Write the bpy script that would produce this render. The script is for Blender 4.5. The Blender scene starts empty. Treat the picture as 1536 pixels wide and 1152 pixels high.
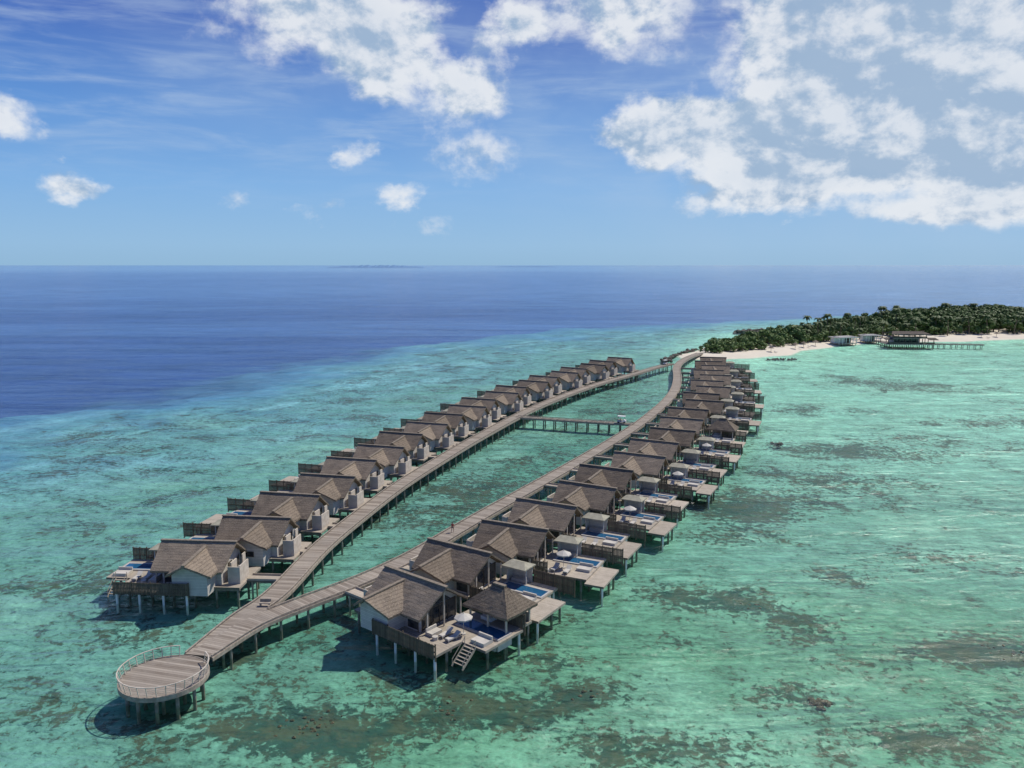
import bpy, math, random
import numpy as np
from mathutils import Vector, Matrix
random.seed(7); np.random.seed(7)
scene=bpy.context.scene
R=math.radians
def lin(c):
    out=[]
    for v in c[:3]:
        v=v/255.0
        out.append(v/12.92 if v<=0.04045 else ((v+0.055)/1.055)**2.4)
    return tuple(out)
def lin4(*c): return lin(c)+(1.0,)
SEA=0.35

# ------------------------------------------------------------ node helper
class NT:
    def __init__(s,tree): s.t=tree; s.n=tree.nodes; s.l=tree.links
    def add(s,typ,**kw):
        n=s.n.new(typ)
        for k,v in kw.items(): setattr(n,k,v)
        return n
    def link(s,a,b): s.l.new(a,b)
    def setin(s,sock,v):
        if isinstance(v,bpy.types.NodeSocket): s.l.new(v,sock)
        elif v is not None: sock.default_value=v
    def math(s,op,a,b=None,c=None,clamp=False):
        n=s.add('ShaderNodeMath',operation=op); n.use_clamp=clamp
        s.setin(n.inputs[0],a)
        if b is not None: s.setin(n.inputs[1],b)
        if c is not None: s.setin(n.inputs[2],c)
        return n.outputs[0]
    def vmath(s,op,a,b=None,out=0):
        n=s.add('ShaderNodeVectorMath',operation=op)
        s.setin(n.inputs[0],a)
        if b is not None: s.setin(n.inputs[1],b)
        return n.outputs[out]
    def vscale(s,a,k):
        n=s.add('ShaderNodeVectorMath',operation='SCALE'); s.setin(n.inputs[0],a); n.inputs['Scale'].default_value=k
        return n.outputs[0]
    def noise(s,vec,scale,detail=4,rough=.55,dist=0.0,color=False):
        n=s.add('ShaderNodeTexNoise'); s.setin(n.inputs['Vector'],vec)
        n.inputs['Scale'].default_value=scale; n.inputs['Detail'].default_value=detail
        n.inputs['Roughness'].default_value=rough; n.inputs['Distortion'].default_value=dist
        return n.outputs['Color'] if color else n.outputs['Fac']
    def maprange(s,v,a,b,c=0.0,d=1.0,smooth=True):
        n=s.add('ShaderNodeMapRange'); n.interpolation_type='SMOOTHSTEP' if smooth else 'LINEAR'
        s.setin(n.inputs[0],v); n.inputs[1].default_value=a; n.inputs[2].default_value=b
        n.inputs[3].default_value=c; n.inputs[4].default_value=d
        return n.outputs[0]
    def mix(s,f,a,b,blend='MIX'):
        n=s.add('ShaderNodeMix',data_type='RGBA',blend_type=blend)
        s.setin(n.inputs[0],f); s.setin(n.inputs[6],a); s.setin(n.inputs[7],b)
        return n.outputs[2]
    def mapping(s,vec,scale=(1,1,1),rot=(0,0,0),loc=(0,0,0)):
        n=s.add('ShaderNodeMapping'); s.setin(n.inputs[0],vec)
        n.inputs['Location'].default_value=loc; n.inputs['Rotation'].default_value=rot; n.inputs['Scale'].default_value=scale
        return n.outputs[0]
    def bump(s,h,strength=.5,dist=.1):
        n=s.add('ShaderNodeBump'); s.setin(n.inputs['Height'],h)
        n.inputs['Strength'].default_value=strength; n.inputs['Distance'].default_value=dist
        return n.outputs[0]
def newmat(name):
    m=bpy.data.materials.new(name); m.use_nodes=True
    t=NT(m.node_tree); b=m.node_tree.nodes['Principled BSDF']
    return m,t,b

def mat_noise(name,c1,c2,scale=2.0,rough=.8,stretch=(1,1,1),bump=0.0,bscale=None,objrand=0.0,spec=.3,coord='Object'):
    m,t,b=newmat(name)
    tc=t.add('ShaderNodeTexCoord'); v=t.mapping(tc.outputs[coord],scale=stretch)
    f=t.noise(v,scale,4,.6); f=t.maprange(f,.3,.7)
    col=t.mix(f,c1+(1,),c2+(1,))
    if objrand>0:
        oi=t.add('ShaderNodeObjectInfo')
        k=t.maprange(oi.outputs['Random'],0,1,1-objrand,1+objrand,False)
        col=t.mix(1.0,col,k,'MULTIPLY')
    t.link(col,b.inputs['Base Color']); b.inputs['Roughness'].default_value=rough
    b.inputs['Specular IOR Level'].default_value=spec
    if bump>0:
        h=t.noise(v,bscale or scale*4,3,.6)
        t.link(t.bump(h,bump,.05),b.inputs['Normal'])
    return m

# thatch
def make_thatch(name,ca,cb,cc):
    m,t,b=newmat(name)
    tc=t.add('ShaderNodeTexCoord')
    oi=t.add('ShaderNodeObjectInfo')
    g=t.add('ShaderNodeNewGeometry')
    big=t.maprange(t.noise(g.outputs['Position'],.5,4,.65),.3,.7)
    streak=t.noise(t.mapping(tc.outputs['Object'],scale=(7,7,1.2)),1.5,4,.7)
    col=t.mix(big,ca+(1,),cb+(1,))
    col=t.mix(t.maprange(streak,.42,.68),col,cc+(1,))
    sep=t.add('ShaderNodeSeparateXYZ'); t.link(tc.outputs['Object'],sep.inputs[0])
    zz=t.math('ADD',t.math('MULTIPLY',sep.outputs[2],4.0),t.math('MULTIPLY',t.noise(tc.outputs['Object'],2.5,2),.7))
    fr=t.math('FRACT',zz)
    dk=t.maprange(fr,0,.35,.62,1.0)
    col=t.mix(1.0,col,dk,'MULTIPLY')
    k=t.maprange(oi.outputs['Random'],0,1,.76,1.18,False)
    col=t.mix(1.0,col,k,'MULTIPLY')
    t.link(col,b.inputs['Base Color']); b.inputs['Roughness'].default_value=.95
    b.inputs['Specular IOR Level'].default_value=.1
    h=t.math('ADD',t.math('MULTIPLY',fr,.6),streak)
    t.link(t.bump(h,.8,.08),b.inputs['Normal'])
    return m
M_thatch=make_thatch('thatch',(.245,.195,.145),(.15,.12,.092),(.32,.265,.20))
M_ridge=mat_noise('thatch_ridge',(.17,.14,.105),(.28,.235,.18),3,.95,bump=.6)
def make_boards(name,c1,c2,period,axis='z',rough=.75,dark=.45):
    m,t,b=newmat(name)
    tc=t.add('ShaderNodeTexCoord'); sep=t.add('ShaderNodeSeparateXYZ'); t.link(tc.outputs['Object'],sep.inputs[0])
    o=sep.outputs['XYZ'.index(axis.upper())] if axis in 'xyz' else t.math('ADD',sep.outputs[0],sep.outputs[1])
    u=t.math('DIVIDE',o,period); fr=t.math('FRACT',u); fl=t.math('FLOOR',u)
    wn=t.add('ShaderNodeTexWhiteNoise',noise_dimensions='1D'); t.link(fl,wn.inputs['W'])
    g=t.add('ShaderNodeNewGeometry')
    n=t.noise(g.outputs['Position'],1.1,4,.65)
    f=t.math('ADD',t.math('MULTIPLY',wn.outputs[0],.5),t.math('MULTIPLY',t.maprange(n,.3,.7),.5))
    col=t.mix(f,c1+(1,),c2+(1,))
    gap=t.maprange(t.math('PINGPONG',fr,.5),0,.09,dark,1.0)
    col=t.mix(1.0,col,gap,'MULTIPLY')
    oi=t.add('ShaderNodeObjectInfo'); k=t.maprange(oi.outputs['Random'],0,1,.84,1.12,False)
    col=t.mix(1.0,col,k,'MULTIPLY')
    t.link(col,b.inputs['Base Color']); b.inputs['Roughness'].default_value=rough
    b.inputs['Specular IOR Level'].default_value=.25
    return m
M_wall=make_boards('weathered_boards',(.50,.47,.42),(.67,.63,.57),.22,'z')
M_deck=make_boards('villa_deck_boards',(.36,.31,.24),(.52,.455,.36),.2,'y')
M_slat=make_boards('dark_slats',(.11,.09,.065),(.20,.16,.115),.3,'xy')
M_beige=mat_noise('beige_panel',(.48,.42,.34),(.60,.54,.45),1.5,.8)
M_olive=mat_noise('canvas_roof',(.31,.29,.215),(.41,.385,.29),1.2,.9)
M_dark=mat_noise('dark_timber',(.06,.05,.04),(.12,.10,.075),2,.8)
M_pile=mat_noise('pile_concrete',(.16,.145,.12),(.30,.28,.24),1.2,.9)
M_white=mat_noise('white_paint',(.68,.68,.66),(.80,.80,.78),1.0,.6)
M_fabric=mat_noise('white_fabric',(.70,.70,.68),(.80,.80,.78),1.0,.9)
M_cush=mat_noise('cream_cushion',(.46,.43,.37),(.60,.56,.49),1.0,.9)
M_stone=mat_noise('pale_stone',(.42,.40,.36),(.52,.50,.46),1.0,.6)
def make_glass():
    m,t,b=newmat('window_glass')
    tc=t.add('ShaderNodeTexCoord')
    t.link(t.mix(t.maprange(t.noise(tc.outputs['Object'],.8,2),.4,.6),(.02,.025,.03,1),(.09,.085,.075,1)),b.inputs['Base Color'])
    b.inputs['Roughness'].default_value=.08
    b.inputs['Specular IOR Level'].default_value=.7
    return m
M_glass=make_glass()
def make_pool():
    m,t,b=newmat('pool_water')
    tc=t.add('ShaderNodeTexCoord')
    n=t.noise(tc.outputs['Object'],1.2,3)
    t.link(t.mix(n,(.01,.07,.15,1),(.025,.13,.25,1)),b.inputs['Base Color'])
    b.inputs['Roughness'].default_value=.06
    t.link(t.bump(t.noise(tc.outputs['Object'],4,3),.15,.05),b.inputs['Normal'])
    return m
M_pool=make_pool()
def make_plank():
    m,t,b=newmat('boardwalk_planks')
    uv=t.add('ShaderNodeUVMap'); sep=t.add('ShaderNodeSeparateXYZ'); t.link(uv.outputs[0],sep.inputs[0])
    u=t.math('DIVIDE',sep.outputs[0],.36); fr=t.math('FRACT',u); fl=t.math('FLOOR',u)
    wn=t.add('ShaderNodeTexWhiteNoise',noise_dimensions='1D'); t.link(fl,wn.inputs['W'])
    g=t.add('ShaderNodeNewGeometry')
    n=t.noise(g.outputs['Position'],.35,4,.65); n2=t.noise(uv.outputs[0],3,4,.7)
    col=t.mix(wn.outputs[0],(.19,.155,.12,1),(.42,.365,.295,1))
    col=t.mix(t.maprange(n,.35,.7,0,.7),col,(.31,.275,.23,1))
    col=t.mix(t.math('MULTIPLY',t.maprange(n2,.5,.8),.4),col,(.15,.12,.095,1))
    gap=t.maprange(t.math('PINGPONG',fr,.5),0,.1,.4,1.0)
    col=t.mix(1.0,col,gap,'MULTIPLY')
    t.link(col,b.inputs['Base Color']); b.inputs['Roughness'].default_value=.85
    b.inputs['Specular IOR Level'].default_value=.2
    return m
M_plank=make_plank()
M_kerb=mat_noise('kerb_timber',(.25,.21,.165),(.40,.345,.28),2,.8)
M_rock=mat_noise('reef_rock',(.07,.06,.045),(.20,.175,.14),.8,.9,bump=.7,coord='Object')
M_coral=mat_noise('coral',(.06,.07,.04),(.17,.145,.085),1.2,.9,bump=.7)

# ------------------------------------------------------------ mesh builder
class MB:
    def __init__(s,flip=False): s.v=[]; s.f=[]; s.flip=flip
    def quad(s,*pts):
        i=len(s.v); s.v+= [tuple(p) for p in pts]; s.f.append(tuple(range(i,i+len(pts))))
    def box(s,x0,x1,y0,y1,z0,z1):
        i=len(s.v)
        s.v+=[(x0,y0,z0),(x1,y0,z0),(x1,y1,z0),(x0,y1,z0),(x0,y0,z1),(x1,y0,z1),(x1,y1,z1),(x0,y1,z1)]
        for f in ((0,3,2,1),(4,5,6,7),(0,1,5,4),(1,2,6,5),(2,3,7,6),(3,0,4,7)): s.f.append(tuple(i+k for k in f))
    def cyl(s,x,y,z0,z1,r,n=8,r2=None):
        r2=r if r2 is None else r2
        i=len(s.v)
        for k in range(n):
            a=2*math.pi*k/n; s.v.append((x+r*math.cos(a),y+r*math.sin(a),z0))
        for k in range(n):
            a=2*math.pi*k/n; s.v.append((x+r2*math.cos(a),y+r2*math.sin(a),z1))
        for k in range(n):
            k2=(k+1)%n; s.f.append((i+k,i+k2,i+n+k2,i+n+k))
        s.f.append(tuple(i+n+k for k in range(n))); s.f.append(tuple(i+k for k in reversed(range(n))))
    def beam(s,p,q,w,h=None):
        h=w if h is None else h
        p=Vector(p); q=Vector(q); d=(q-p).normalized()
        up=Vector((0,0,1)) if abs(d.z)<.95 else Vector((1,0,0))
        a=d.cross(up).normalized()*(w/2); b=a.cross(d).normalized()*(h/2)
        i=len(s.v)
        for c in (p,q):
            for o in (-a-b,a-b,a+b,-a+b): s.v.append(tuple(c+o))
        for f in ((0,1,2,3),(7,6,5,4),(0,4,5,1),(1,5,6,2),(2,6,7,3),(3,7,4,0)): s.f.append(tuple(i+k for k in f))
    def roofplane(s,p00,p10,p11,p01,nx=14,ny=8,th=.28,jit=.035,edge=.07):
        P=[Vector(p) for p in (p00,p10,p11,p01)]
        grid=[]
        for j in range(ny+1):
            row=[]
            for i in range(nx+1):
                u=i/nx; w=j/ny
                p=(P[0]*(1-u)+P[1]*u)*(1-w)+(P[3]*(1-u)+P[2]*u)*w
                p=p+Vector((random.uniform(-jit,jit),random.uniform(-jit,jit),random.uniform(-jit,jit)))
                if j==0: p=p+Vector((0,0,random.uniform(-edge,edge*.3)))
                row.append(p)
            grid.append(row)
        b=len(s.v)
        for row in grid:
            for p in row: s.v.append(tuple(p))
        for row in grid:
            for p in row: s.v.append((p.x,p.y,p.z-th))
        N=(nx+1)*(ny+1); W=nx+1
        nrm=(P[1]-P[0]).cross(P[3]-P[0]).z>0
        def F(*q): s.f.append(q if nrm else tuple(reversed(q)))
        for j in range(ny):
            for i in range(nx):
                a=b+j*W+i; F(a,a+1,a+W+1,a+W); F(a+N,a+N+W,a+N+W+1,a+N+1)
        for i in range(nx):
            a=b+i; F(a+N,a+N+1,a+1,a); a=b+ny*W+i; F(a,a+1,a+N+1,a+N)
        for j in range(ny):
            a=b+j*W; F(a,a+W,a+W+N,a+N); a=b+j*W+nx; F(a+N,a+W+N,a+W,a)
    def mesh(s,name,mat,smooth=False):
        me=bpy.data.meshes.new(name)
        if s.flip:
            me.from_pydata([(-x,y,z) for x,y,z in s.v],[],[tuple(reversed(f)) for f in s.f])
        else: me.from_pydata(s.v,[],s.f)
        me.materials.append(mat); me.update()
        if smooth:
            for p in me.polygons: p.use_smooth=True
        return me
col=scene.collection
def obj(name,me,parent=None,loc=None,rot=None,scale=None):
    o=bpy.data.objects.new(name,me); col.objects.link(o)
    if parent: o.parent=parent
    if loc is not None: o.location=loc
    if rot is not None: o.rotation_euler=rot
    if scale is not None: o.scale=scale
    return o
def empty(name,loc=(0,0,0),rz=0):
    o=bpy.data.objects.new(name,None); col.objects.link(o); o.location=loc; o.rotation_euler=(0,0,rz); o.empty_display_size=.5
    return o

# ------------------------------------------------------------ camera
cam=bpy.data.cameras.new('camera'); co=bpy.data.objects.new('camera',cam); col.objects.link(co)
co.location=(0,0,45); co.rotation_euler=(R(90-8.6),0,0); cam.sensor_width=36; cam.lens=27.73
cam.clip_end=200000; cam.clip_start=.5; scene.camera=co

# ------------------------------------------------------------ curves
def catmull(pts,step=1.0):
    P=[Vector((p[0],p[1],0)) for p in pts]
    P=[P[0]*2-P[1]]+P+[P[-1]*2-P[-2]]
    out=[]
    for i in range(1,len(P)-2):
        n=max(2,int((P[i+1]-P[i]).length/step))
        for k in range(n):
            t=k/n
            out.append(.5*((2*P[i])+(-P[i-1]+P[i+1])*t+(2*P[i-1]-5*P[i]+4*P[i+1]-P[i+2])*t*t+(-P[i-1]+3*P[i]-3*P[i+1]+P[i+2])*t**3))
    out.append(P[-2]); return out
Lpts=[(-34.9,82.0),(-33.2,91),(-31.0,99),(-29.3,116),(-26.3,131.7),(-22,150.5),(-16.2,170),(-10.8,187),(-1.7,213),(6.6,234.5),(18.2,259.3),(32.1,284.7),(48.1,309.5),(60,329),(69.5,343)]
Rpts=[(-34.5,82.0),(-31.3,90),(-26.9,95.7),(-22.3,101),(-18.6,105.9),(-14.2,113),(-9.3,123),(-3.1,135.2),(4.1,148.8),(11.4,162.8),(18.9,177.5),(27.2,194.4),(34.9,211.2),(43.1,231.2),(50.6,251.3),(57.4,273.6),(63.5,300),(68.5,325.7),(73.5,344),(82,365),(92,384)]
LC=catmull(Lpts); RC=catmull(Rpts)
def tangent(C,i):
    a=C[max(0,i-1)]; b=C[min(len(C)-1,i+1)]; return (b-a).normalized()
def walkway(name,C,w,z,pile_start=0,kerb_l0=0,kerb_r0=0,posts_every=4):
    e=empty(name)
    vs=[];fs=[];uvs=[]; d=0
    for i,p in enumerate(C):
        t=tangent(C,i); n=Vector((-t.y,t.x,0))
        if i: d+=(C[i]-C[i-1]).length
        l=p+n*w/2; r=p-n*w/2
        vs+=[(l.x,l.y,z),(r.x,r.y,z),(l.x,l.y,z-.28),(r.x,r.y,z-.28)]
        uvs.append(d)
    uvl=[]
    for i in range(len(C)-1):
        a=4*i;b=a+4
        fs+=[(a+1,b+1,b,a),(a+2,b+2,b+3,a+3),(a,b,b+2,a+2),(a+3,b+3,b+1,a+1)]
        d0,d1=uvs[i],uvs[i+1]
        uvl+=[(d0,w),(d1,w),(d1,0),(d0,0)]; uvl+=[(d0,0),(d1,0),(d1,w),(d0,w)]
        uvl+=[(d0,0),(d1,0),(d1,.2),(d0,.2)]*2
    fs+=[(0,2,3,1)]; uvl+=[(0,0)]*4
    k=4*(len(C)-1); fs+=[(k,k+1,k+3,k+2)]; uvl+=[(0,0)]*4
    me=bpy.data.meshes.new('deck'); me.from_pydata(vs,[],fs); uv=me.uv_layers.new(name='UVMap')
    for i,c in enumerate(uvl): uv.data[i].uv=c
    me.materials.append(M_plank); obj('deck',me,e)
    kb=MB(); pb=MB()
    for side,st in ((1,kerb_l0),(-1,kerb_r0)):
        for i in range(st,len(C)-1):
            t=tangent(C,i); n=Vector((-t.y,t.x,0)); t2=tangent(C,i+1); n2=Vector((-t2.y,t2.x,0))
            p=C[i]+n*side*(w/2-.1); q=C[i+1]+n2*side*(w/2-.1)
            kb.beam((p.x,p.y,z+.2),(q.x,q.y,z+.2),.14,.12)
            if (i%2)==0: kb.box(p.x-.06,p.x+.06,p.y-.06,p.y+.06,z,z+.145)
            p=C[i]+n*side*(w/2+.06); q=C[i+1]+n2*side*(w/2+.06)
            kb.beam((p.x,p.y,z-.25),(q.x,q.y,z-.25),.11,.42)
    obj('kerb_rails',kb.mesh('kerb_rails',M_kerb),e)
    for i in range(pile_start,len(C),posts_every):
        t=tangent(C,i); n=Vector((-t.y,t.x,0))
        for sd in (-1,1):
            p=C[i]+n*sd*(w/2-.3); pb.cyl(p.x,p.y,-1.6,z-.3,.17)
        a=C[i]+n*(w/2); b=C[i]-n*(w/2)
        pb.beam((a.x,a.y,z-.45),(b.x,b.y,z-.45),.25,.32)
    obj('piles',pb.mesh('piles',M_pile),e)
    return e
def sepidx(A,B,w):
    for i,p in enumerate(A):
        if p.y>84 and min((p-q).length for q in B)>w: return i
    return 0
W=3.1
li=sepidx(LC,RC,W-.15); ri=sepidx(RC,LC,W-.15)
bw=walkway('boardwalk',LC,W,2.200,3,0,li)
walkway('boardwalk',RC,W,2.206,3,ri,0)
BC=catmull([(1.5,221),(12,217.5),(22,214),(33.5,210.5)])
walkway('footbridge',BC,2.4,2.192,2,0,0,3)
mb=MB(); mb.quad((LC[5].x,LC[5].y,2.19),(RC[ri].x,RC[ri].y,2.19),(LC[li].x,LC[li].y,2.19))
obj('fork_deck',mb.mesh('fork_deck',M_kerb),bw)
fm=MB(); fx,fy=LC[li].x+.6,LC[li].y+.2
fm.box(fx-.5,fx+.9,fy-.25,fy+.25,2.62,2.70); fm.box(fx-.45,fx-.3,fy-.2,fy+.2,2.21,2.62); fm.box(fx+.7,fx+.85,fy-.2,fy+.2,2.21,2.62); fm.box(fx-.5,fx+.9,fy+.25,fy+.31,2.7,3.05)
obj('park_bench',fm.mesh('park_bench',M_kerb))
def round_deck():
    e=empty('round_viewing_deck',(-36.6,77.5,0))
    r=4.35; N=56; z=2.214
    vs=[(r*math.cos(2*math.pi*k/N),r*math.sin(2*math.pi*k/N),z) for k in range(N)]
    vb=[(x,y,z-.4) for x,y,_ in vs]
    me=bpy.data.meshes.new('deck'); me.from_pydata(vs+vb,[],[tuple(range(N)),tuple(reversed(range(N,2*N)))]+[(k,k+N,(k+1)%N+N,(k+1)%N) for k in range(N)])
    uv=me.uv_layers.new(name='UVMap')
    for l in me.loops:
        x,y,_=me.vertices[l.vertex_index].co; uv.data[l.index].uv=(y*.97+x*.25+20,x)
    me.materials.append(M_plank); obj('deck',me,e)
    rm=MB()
    ent=math.atan2(82.2-77.5,-34.7+36.6)
    M=26; ring=[]
    for k in range(M+1):
        a=ent+.42+(2*math.pi-.84)*k/M
        ring.append((math.cos(a)*(r-.12),math.sin(a)*(r-.12)))
    for k,(x,y) in enumerate(ring):
        ox,oy=x/(r-.12)*.22,y/(r-.12)*.22
        rm.beam((x,y,z),(x+ox,y+oy,z+1.1),.07)
        if k:
            px,py=ring[k-1]; pox,poy=px/(r-.12)*.22,py/(r-.12)*.22
            rm.beam((px+pox,py+poy,z+1.13),(x+ox,y+oy,z+1.13),.11,.06)
            for hh in (.3,.55,.8):
                rm.beam((px+pox*hh,py+poy*hh,z+hh),(x+ox*hh,y+oy*hh,z+hh),.02)
    obj('railing',rm.mesh('railing',M_beige),e)
    km=MB()
    for k in range(N):
        a0=2*math.pi*k/N; a1=2*math.pi*(k+1)/N
        km.beam(((r+.06)*math.cos(a0),(r+.06)*math.sin(a0),z-.2),((r+.06)*math.cos(a1),(r+.06)*math.sin(a1),z-.2),.1,.5)
    obj('rim',km.mesh('rim',M_kerb),e)
    pm=MB()
    for k in range(12):
        a=2*math.pi*k/12+.2; pm.cyl((r-.6)*math.cos(a),(r-.6)*math.sin(a),-1.6,z-.4,.19,10)
    for k in range(5):
        a=2*math.pi*k/5; pm.cyl(2*math.cos(a),2*math.sin(a),-1.6,z-.4,.19,10)
    pm.box(-3.8,3.8,-.15,.15,z-.75,z-.41); pm.box(-.15,.15,-3.8,3.8,z-.78,z-.43)
    obj('piles',pm.mesh('piles',M_pile),e)
round_deck()

# ------------------------------------------------------------ villas
ZD=2.25
def villa_meshes(flip,kind,variant):
    random.seed(variant*13+(5 if flip else 0))
    D={}
    B=lambda: MB(flip)
    rf=B()
    yr=.2; zr=7.25; s=.66; ye0,ye1=-4.0,4.4
    ze0=zr-(yr-ye0)*s; ze1=zr-(ye1-yr)*s
    x0,x1=-5.1,5.3
    rf.roofplane((x0+.25,ye0,ze0),(x1-.25,ye0,ze0),(x1+.15,yr,zr),(x0-.15,yr,zr))
    rf.roofplane((x1-.25,ye1,ze1),(x0+.25,ye1,ze1),(x0-.15,yr,zr),(x1+.15,yr,zr))
    zw=6.75; xr=-1.1+.25*variant; hw=3.1; zwe=zw-hw*s
    ywr=yr-(zr-zw)/s; ywe=yr-(zr-zwe)/s
    rf.roofplane((xr-hw,ywe+.3,zwe),(xr-hw,-5.9,zwe-.1),(xr,-7.0,zw-.35),(xr,ywr+.3,zw),10,8)
    rf.roofplane((xr+hw,-5.9,zwe-.1),(xr+hw,ywe+.3,zwe),(xr,ywr+.3,zw),(xr,-7.0,zw-.35),10,8)
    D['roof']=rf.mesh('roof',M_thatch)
    rc=B()
    rc.beam((x0-.2,yr,zr+.04),(x1+.2,yr,zr+.04),.5,.16); rc.beam((xr,-7.05,zw-.3),(xr,ywr+.2,zw+.04),.45,.15)
    D['ridge_caps']=rc.mesh('ridge_caps',M_ridge)
    w=B(); H=4.75
    w.box(-4.2,4.0,-2.8,3.4,ZD,H)
    w.box(xr-2.4,xr+2.4,-5.5,-2.803,ZD-.5,4.55)
    def gable_x(x,ya,yb,zb,yp,zp,t=.15):
        w.quad((x,ya,zb),(x,yb,zb),(x,yp,zp)); w.quad((x-t,ya,zb),(x-t,yp,zp),(x-t,yb,zb))
    gable_x(4.0,-2.9,3.5,H+.01,yr,zr-.35); gable_x(-4.05,-2.9,3.5,H+.01,yr,zr-.35)
    w.quad((xr-2.4,-5.5,4.553),(xr+2.4,-5.5,4.553),(xr,-5.5,zw-.55))
    D['walls']=w.mesh('walls',M_wall)
    g=B(); fr=B()
    for ya,yb in ((-2.5,-1.1),(-1.0,.3),(.4,1.7),(1.8,3.1)):
        g.box(4.0,4.03,ya,yb,ZD+.1,4.55)
    g.quad((4.04,-1.9,4.85),(4.04,2.3,4.85),(4.04,.2,6.35))
    for y in (-2.55,-1.05,.35,1.75,3.15): fr.box(4.0,4.09,y-.05,y+.05,ZD,4.75)
    fr.box(4.0,4.1,-2.6,3.2,4.6,4.8)
    if variant==1:
        g.box(xr-.9,xr+.9,-5.53,-5.5,3.25,3.9)
        for z in (3.2,3.9): fr.box(xr-1,xr+1,-5.58,-5.5,z-.04,z+.04)
        for x in (-.95,0,.95): fr.box(xr+x-.04,xr+x+.04,-5.57,-5.5,3.24,3.86)
    g.box(1.9,3.6,-2.83,-2.8,ZD+.2,4.4); fr.box(3.6,3.7,-2.88,-2.8,ZD,4.5)
    fr.box(-4.28,-4.2,-.6,.6,ZD,4.5); g.box(-4.235,-4.2,1.2,2.8,3.0,4.3); fr.box(-4.26,-4.2,1.1,1.2,2.9,4.4); fr.box(-4.26,-4.2,2.8,2.9,2.9,4.4)
    D['windows']=g.mesh('windows',M_glass); D['frames']=fr.mesh('frames',M_dark)
    po=B()
    for y in (-2.6,.2,3.1): po.box(4.9,5.05,y-.08,y+.08,ZD,min(zr-.5,zr-abs(y-yr)*s-.4))
    po.box(-5.15,-4.95,-1.6,.2,ZD,4.9); po.box(-6.6,-6.4,-2.2,.6,ZD,4.7); po.box(-6.6,-4.9,-2.35,-2.2,ZD,4.6)
    po.box(-5.1,-4.95,2.2,3.2,ZD,4.7)
    D['beige_screens']=po.mesh('beige_screens',M_beige)
    d=B()
    d.box(-7.0,4.2,-3.6,3.8,ZD-.3,ZD-.004)
    if kind=='corner':
        d.box(4.203,9.3,-5.7,5.4,ZD-.3,ZD); d.box(9.303,12.9,-1.4,5.4,ZD-.32,ZD-.02)
        d.box(xr+2.41,4.2,-5.75,-3.603,ZD-.3,ZD-.05)
        for k in range(6): d.box(9.9,11.4,-1.75-.33*k,-1.45-.33*k,ZD-.3-.26*k,ZD-.22-.26*k)
        d.beam((9.85,-1.4,ZD-.1),(9.85,-3.7,.4),.1,.25); d.beam((11.45,-1.4,ZD-.1),(11.45,-3.7,.4),.1,.25)
        d.beam((9.85,-1.4,ZD+.8),(9.85,-3.6,1.2),.06); d.beam((11.45,-1.4,ZD+.8),(11.45,-3.6,1.2),.06)
        for yy,zz in ((-1.5,ZD),(-3.6,.4)):
            for xx in (9.85,11.45): d.beam((xx,yy,zz),(xx,yy,zz+.85),.06)
    else:
        d.box(4.203,12.6,-3.4,5.4,ZD-.3,ZD); d.box(12.603,15.4,-4.2,2.6,ZD-.55,ZD-.25)
    D['deck']=d.mesh('deck',M_deck)
    p=B(); p.box(6.1,12.3,1.5,3.4,ZD+.05,ZD+.12); D['pool_water']=p.mesh('pool_water',M_pool)
    p=B()
    p.box(5.8,6.1,1.2,3.7,ZD,ZD+.16); p.box(12.3,12.55,1.2,3.7,ZD-1.3,ZD+.14)
    p.box(6.103,12.297,1.2,1.5,ZD,ZD+.16); p.box(6.103,12.297,3.4,3.7,ZD,ZD+.16)
    p.box(6.0,12.2,1.0,3.9,ZD-1.3,ZD-.35)
    D['pool_basin']=p.mesh('pool_basin',M_stone)
    f=B()
    def fence(xa,xb,y,z0,z1):
        n=int((xb-xa)/.2)
        for k in range(n):
            x=xa+(xb-xa)*k/n; f.box(x,x+.155,y-.03,y+.03,z0+random.uniform(-.03,.03),z1+random.uniform(-.03,.03))
        for z in (z0+.25,(z0+z1)/2,z1-.2): f.box(xa,xb,y+.04,y+.12,z-.06,z+.06)
        for k in range(5):
            x=xa+(xb-xa)*k/4; f.box(x-.07,x+.07,y+.13,y+.25,z0-.3,z1+.05)
    if kind=='corner': fence(-1.0,9.3,-5.9,1.85,3.55)
    fence(8.8,15.0 if kind!='corner' else 12.9,5.5,1.7,4.0)
    if kind!='corner': fence(4.6,6.8,-3.6,2.2,3.9)
    D['slat_fence']=f.mesh('slat_fence',M_slat)
    q=B(); q.box(4.9,6.0,-2.9,-1.2,ZD,ZD+.42); q.box(4.9,5.1,-2.9,-1.2,ZD+.42,ZD+.8); q.cyl(6.6,-3.0,ZD,ZD+.42,.35,10)
    q.box(10.2,12.2,-.9,.7,ZD,ZD+.38); q.box(10.2,12.2,.5,.7,ZD+.38,ZD+.75)
    D['day_beds']=q.mesh('day_beds',M_cush)
    if kind!='gazebo' and not (kind=='corner' and not flip):
        v=B(); v.roofplane((5.2,2.9,4.7),(9.0,2.9,4.7),(8.0,4.3,5.25),(6.2,4.3,5.25),5,3,.15,.01,.0)
        v.roofplane((9.0,5.7,4.7),(5.2,5.7,4.7),(6.2,4.3,5.25),(8.0,4.3,5.25),5,3,.15,.01,.0)
        v.roofplane((9.0,2.9,4.7),(9.0,5.7,4.7),(8.0,4.3,5.25),(8.0,4.3,5.25),4,3,.15,.01,.0)
        v.roofplane((5.2,5.7,4.7),(5.2,2.9,4.7),(6.2,4.3,5.25),(6.2,4.3,5.25),4,3,.15,.01,.0)
        D['pavilion_roof']=v.mesh('pavilion_roof',M_olive)
        v=B()
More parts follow.
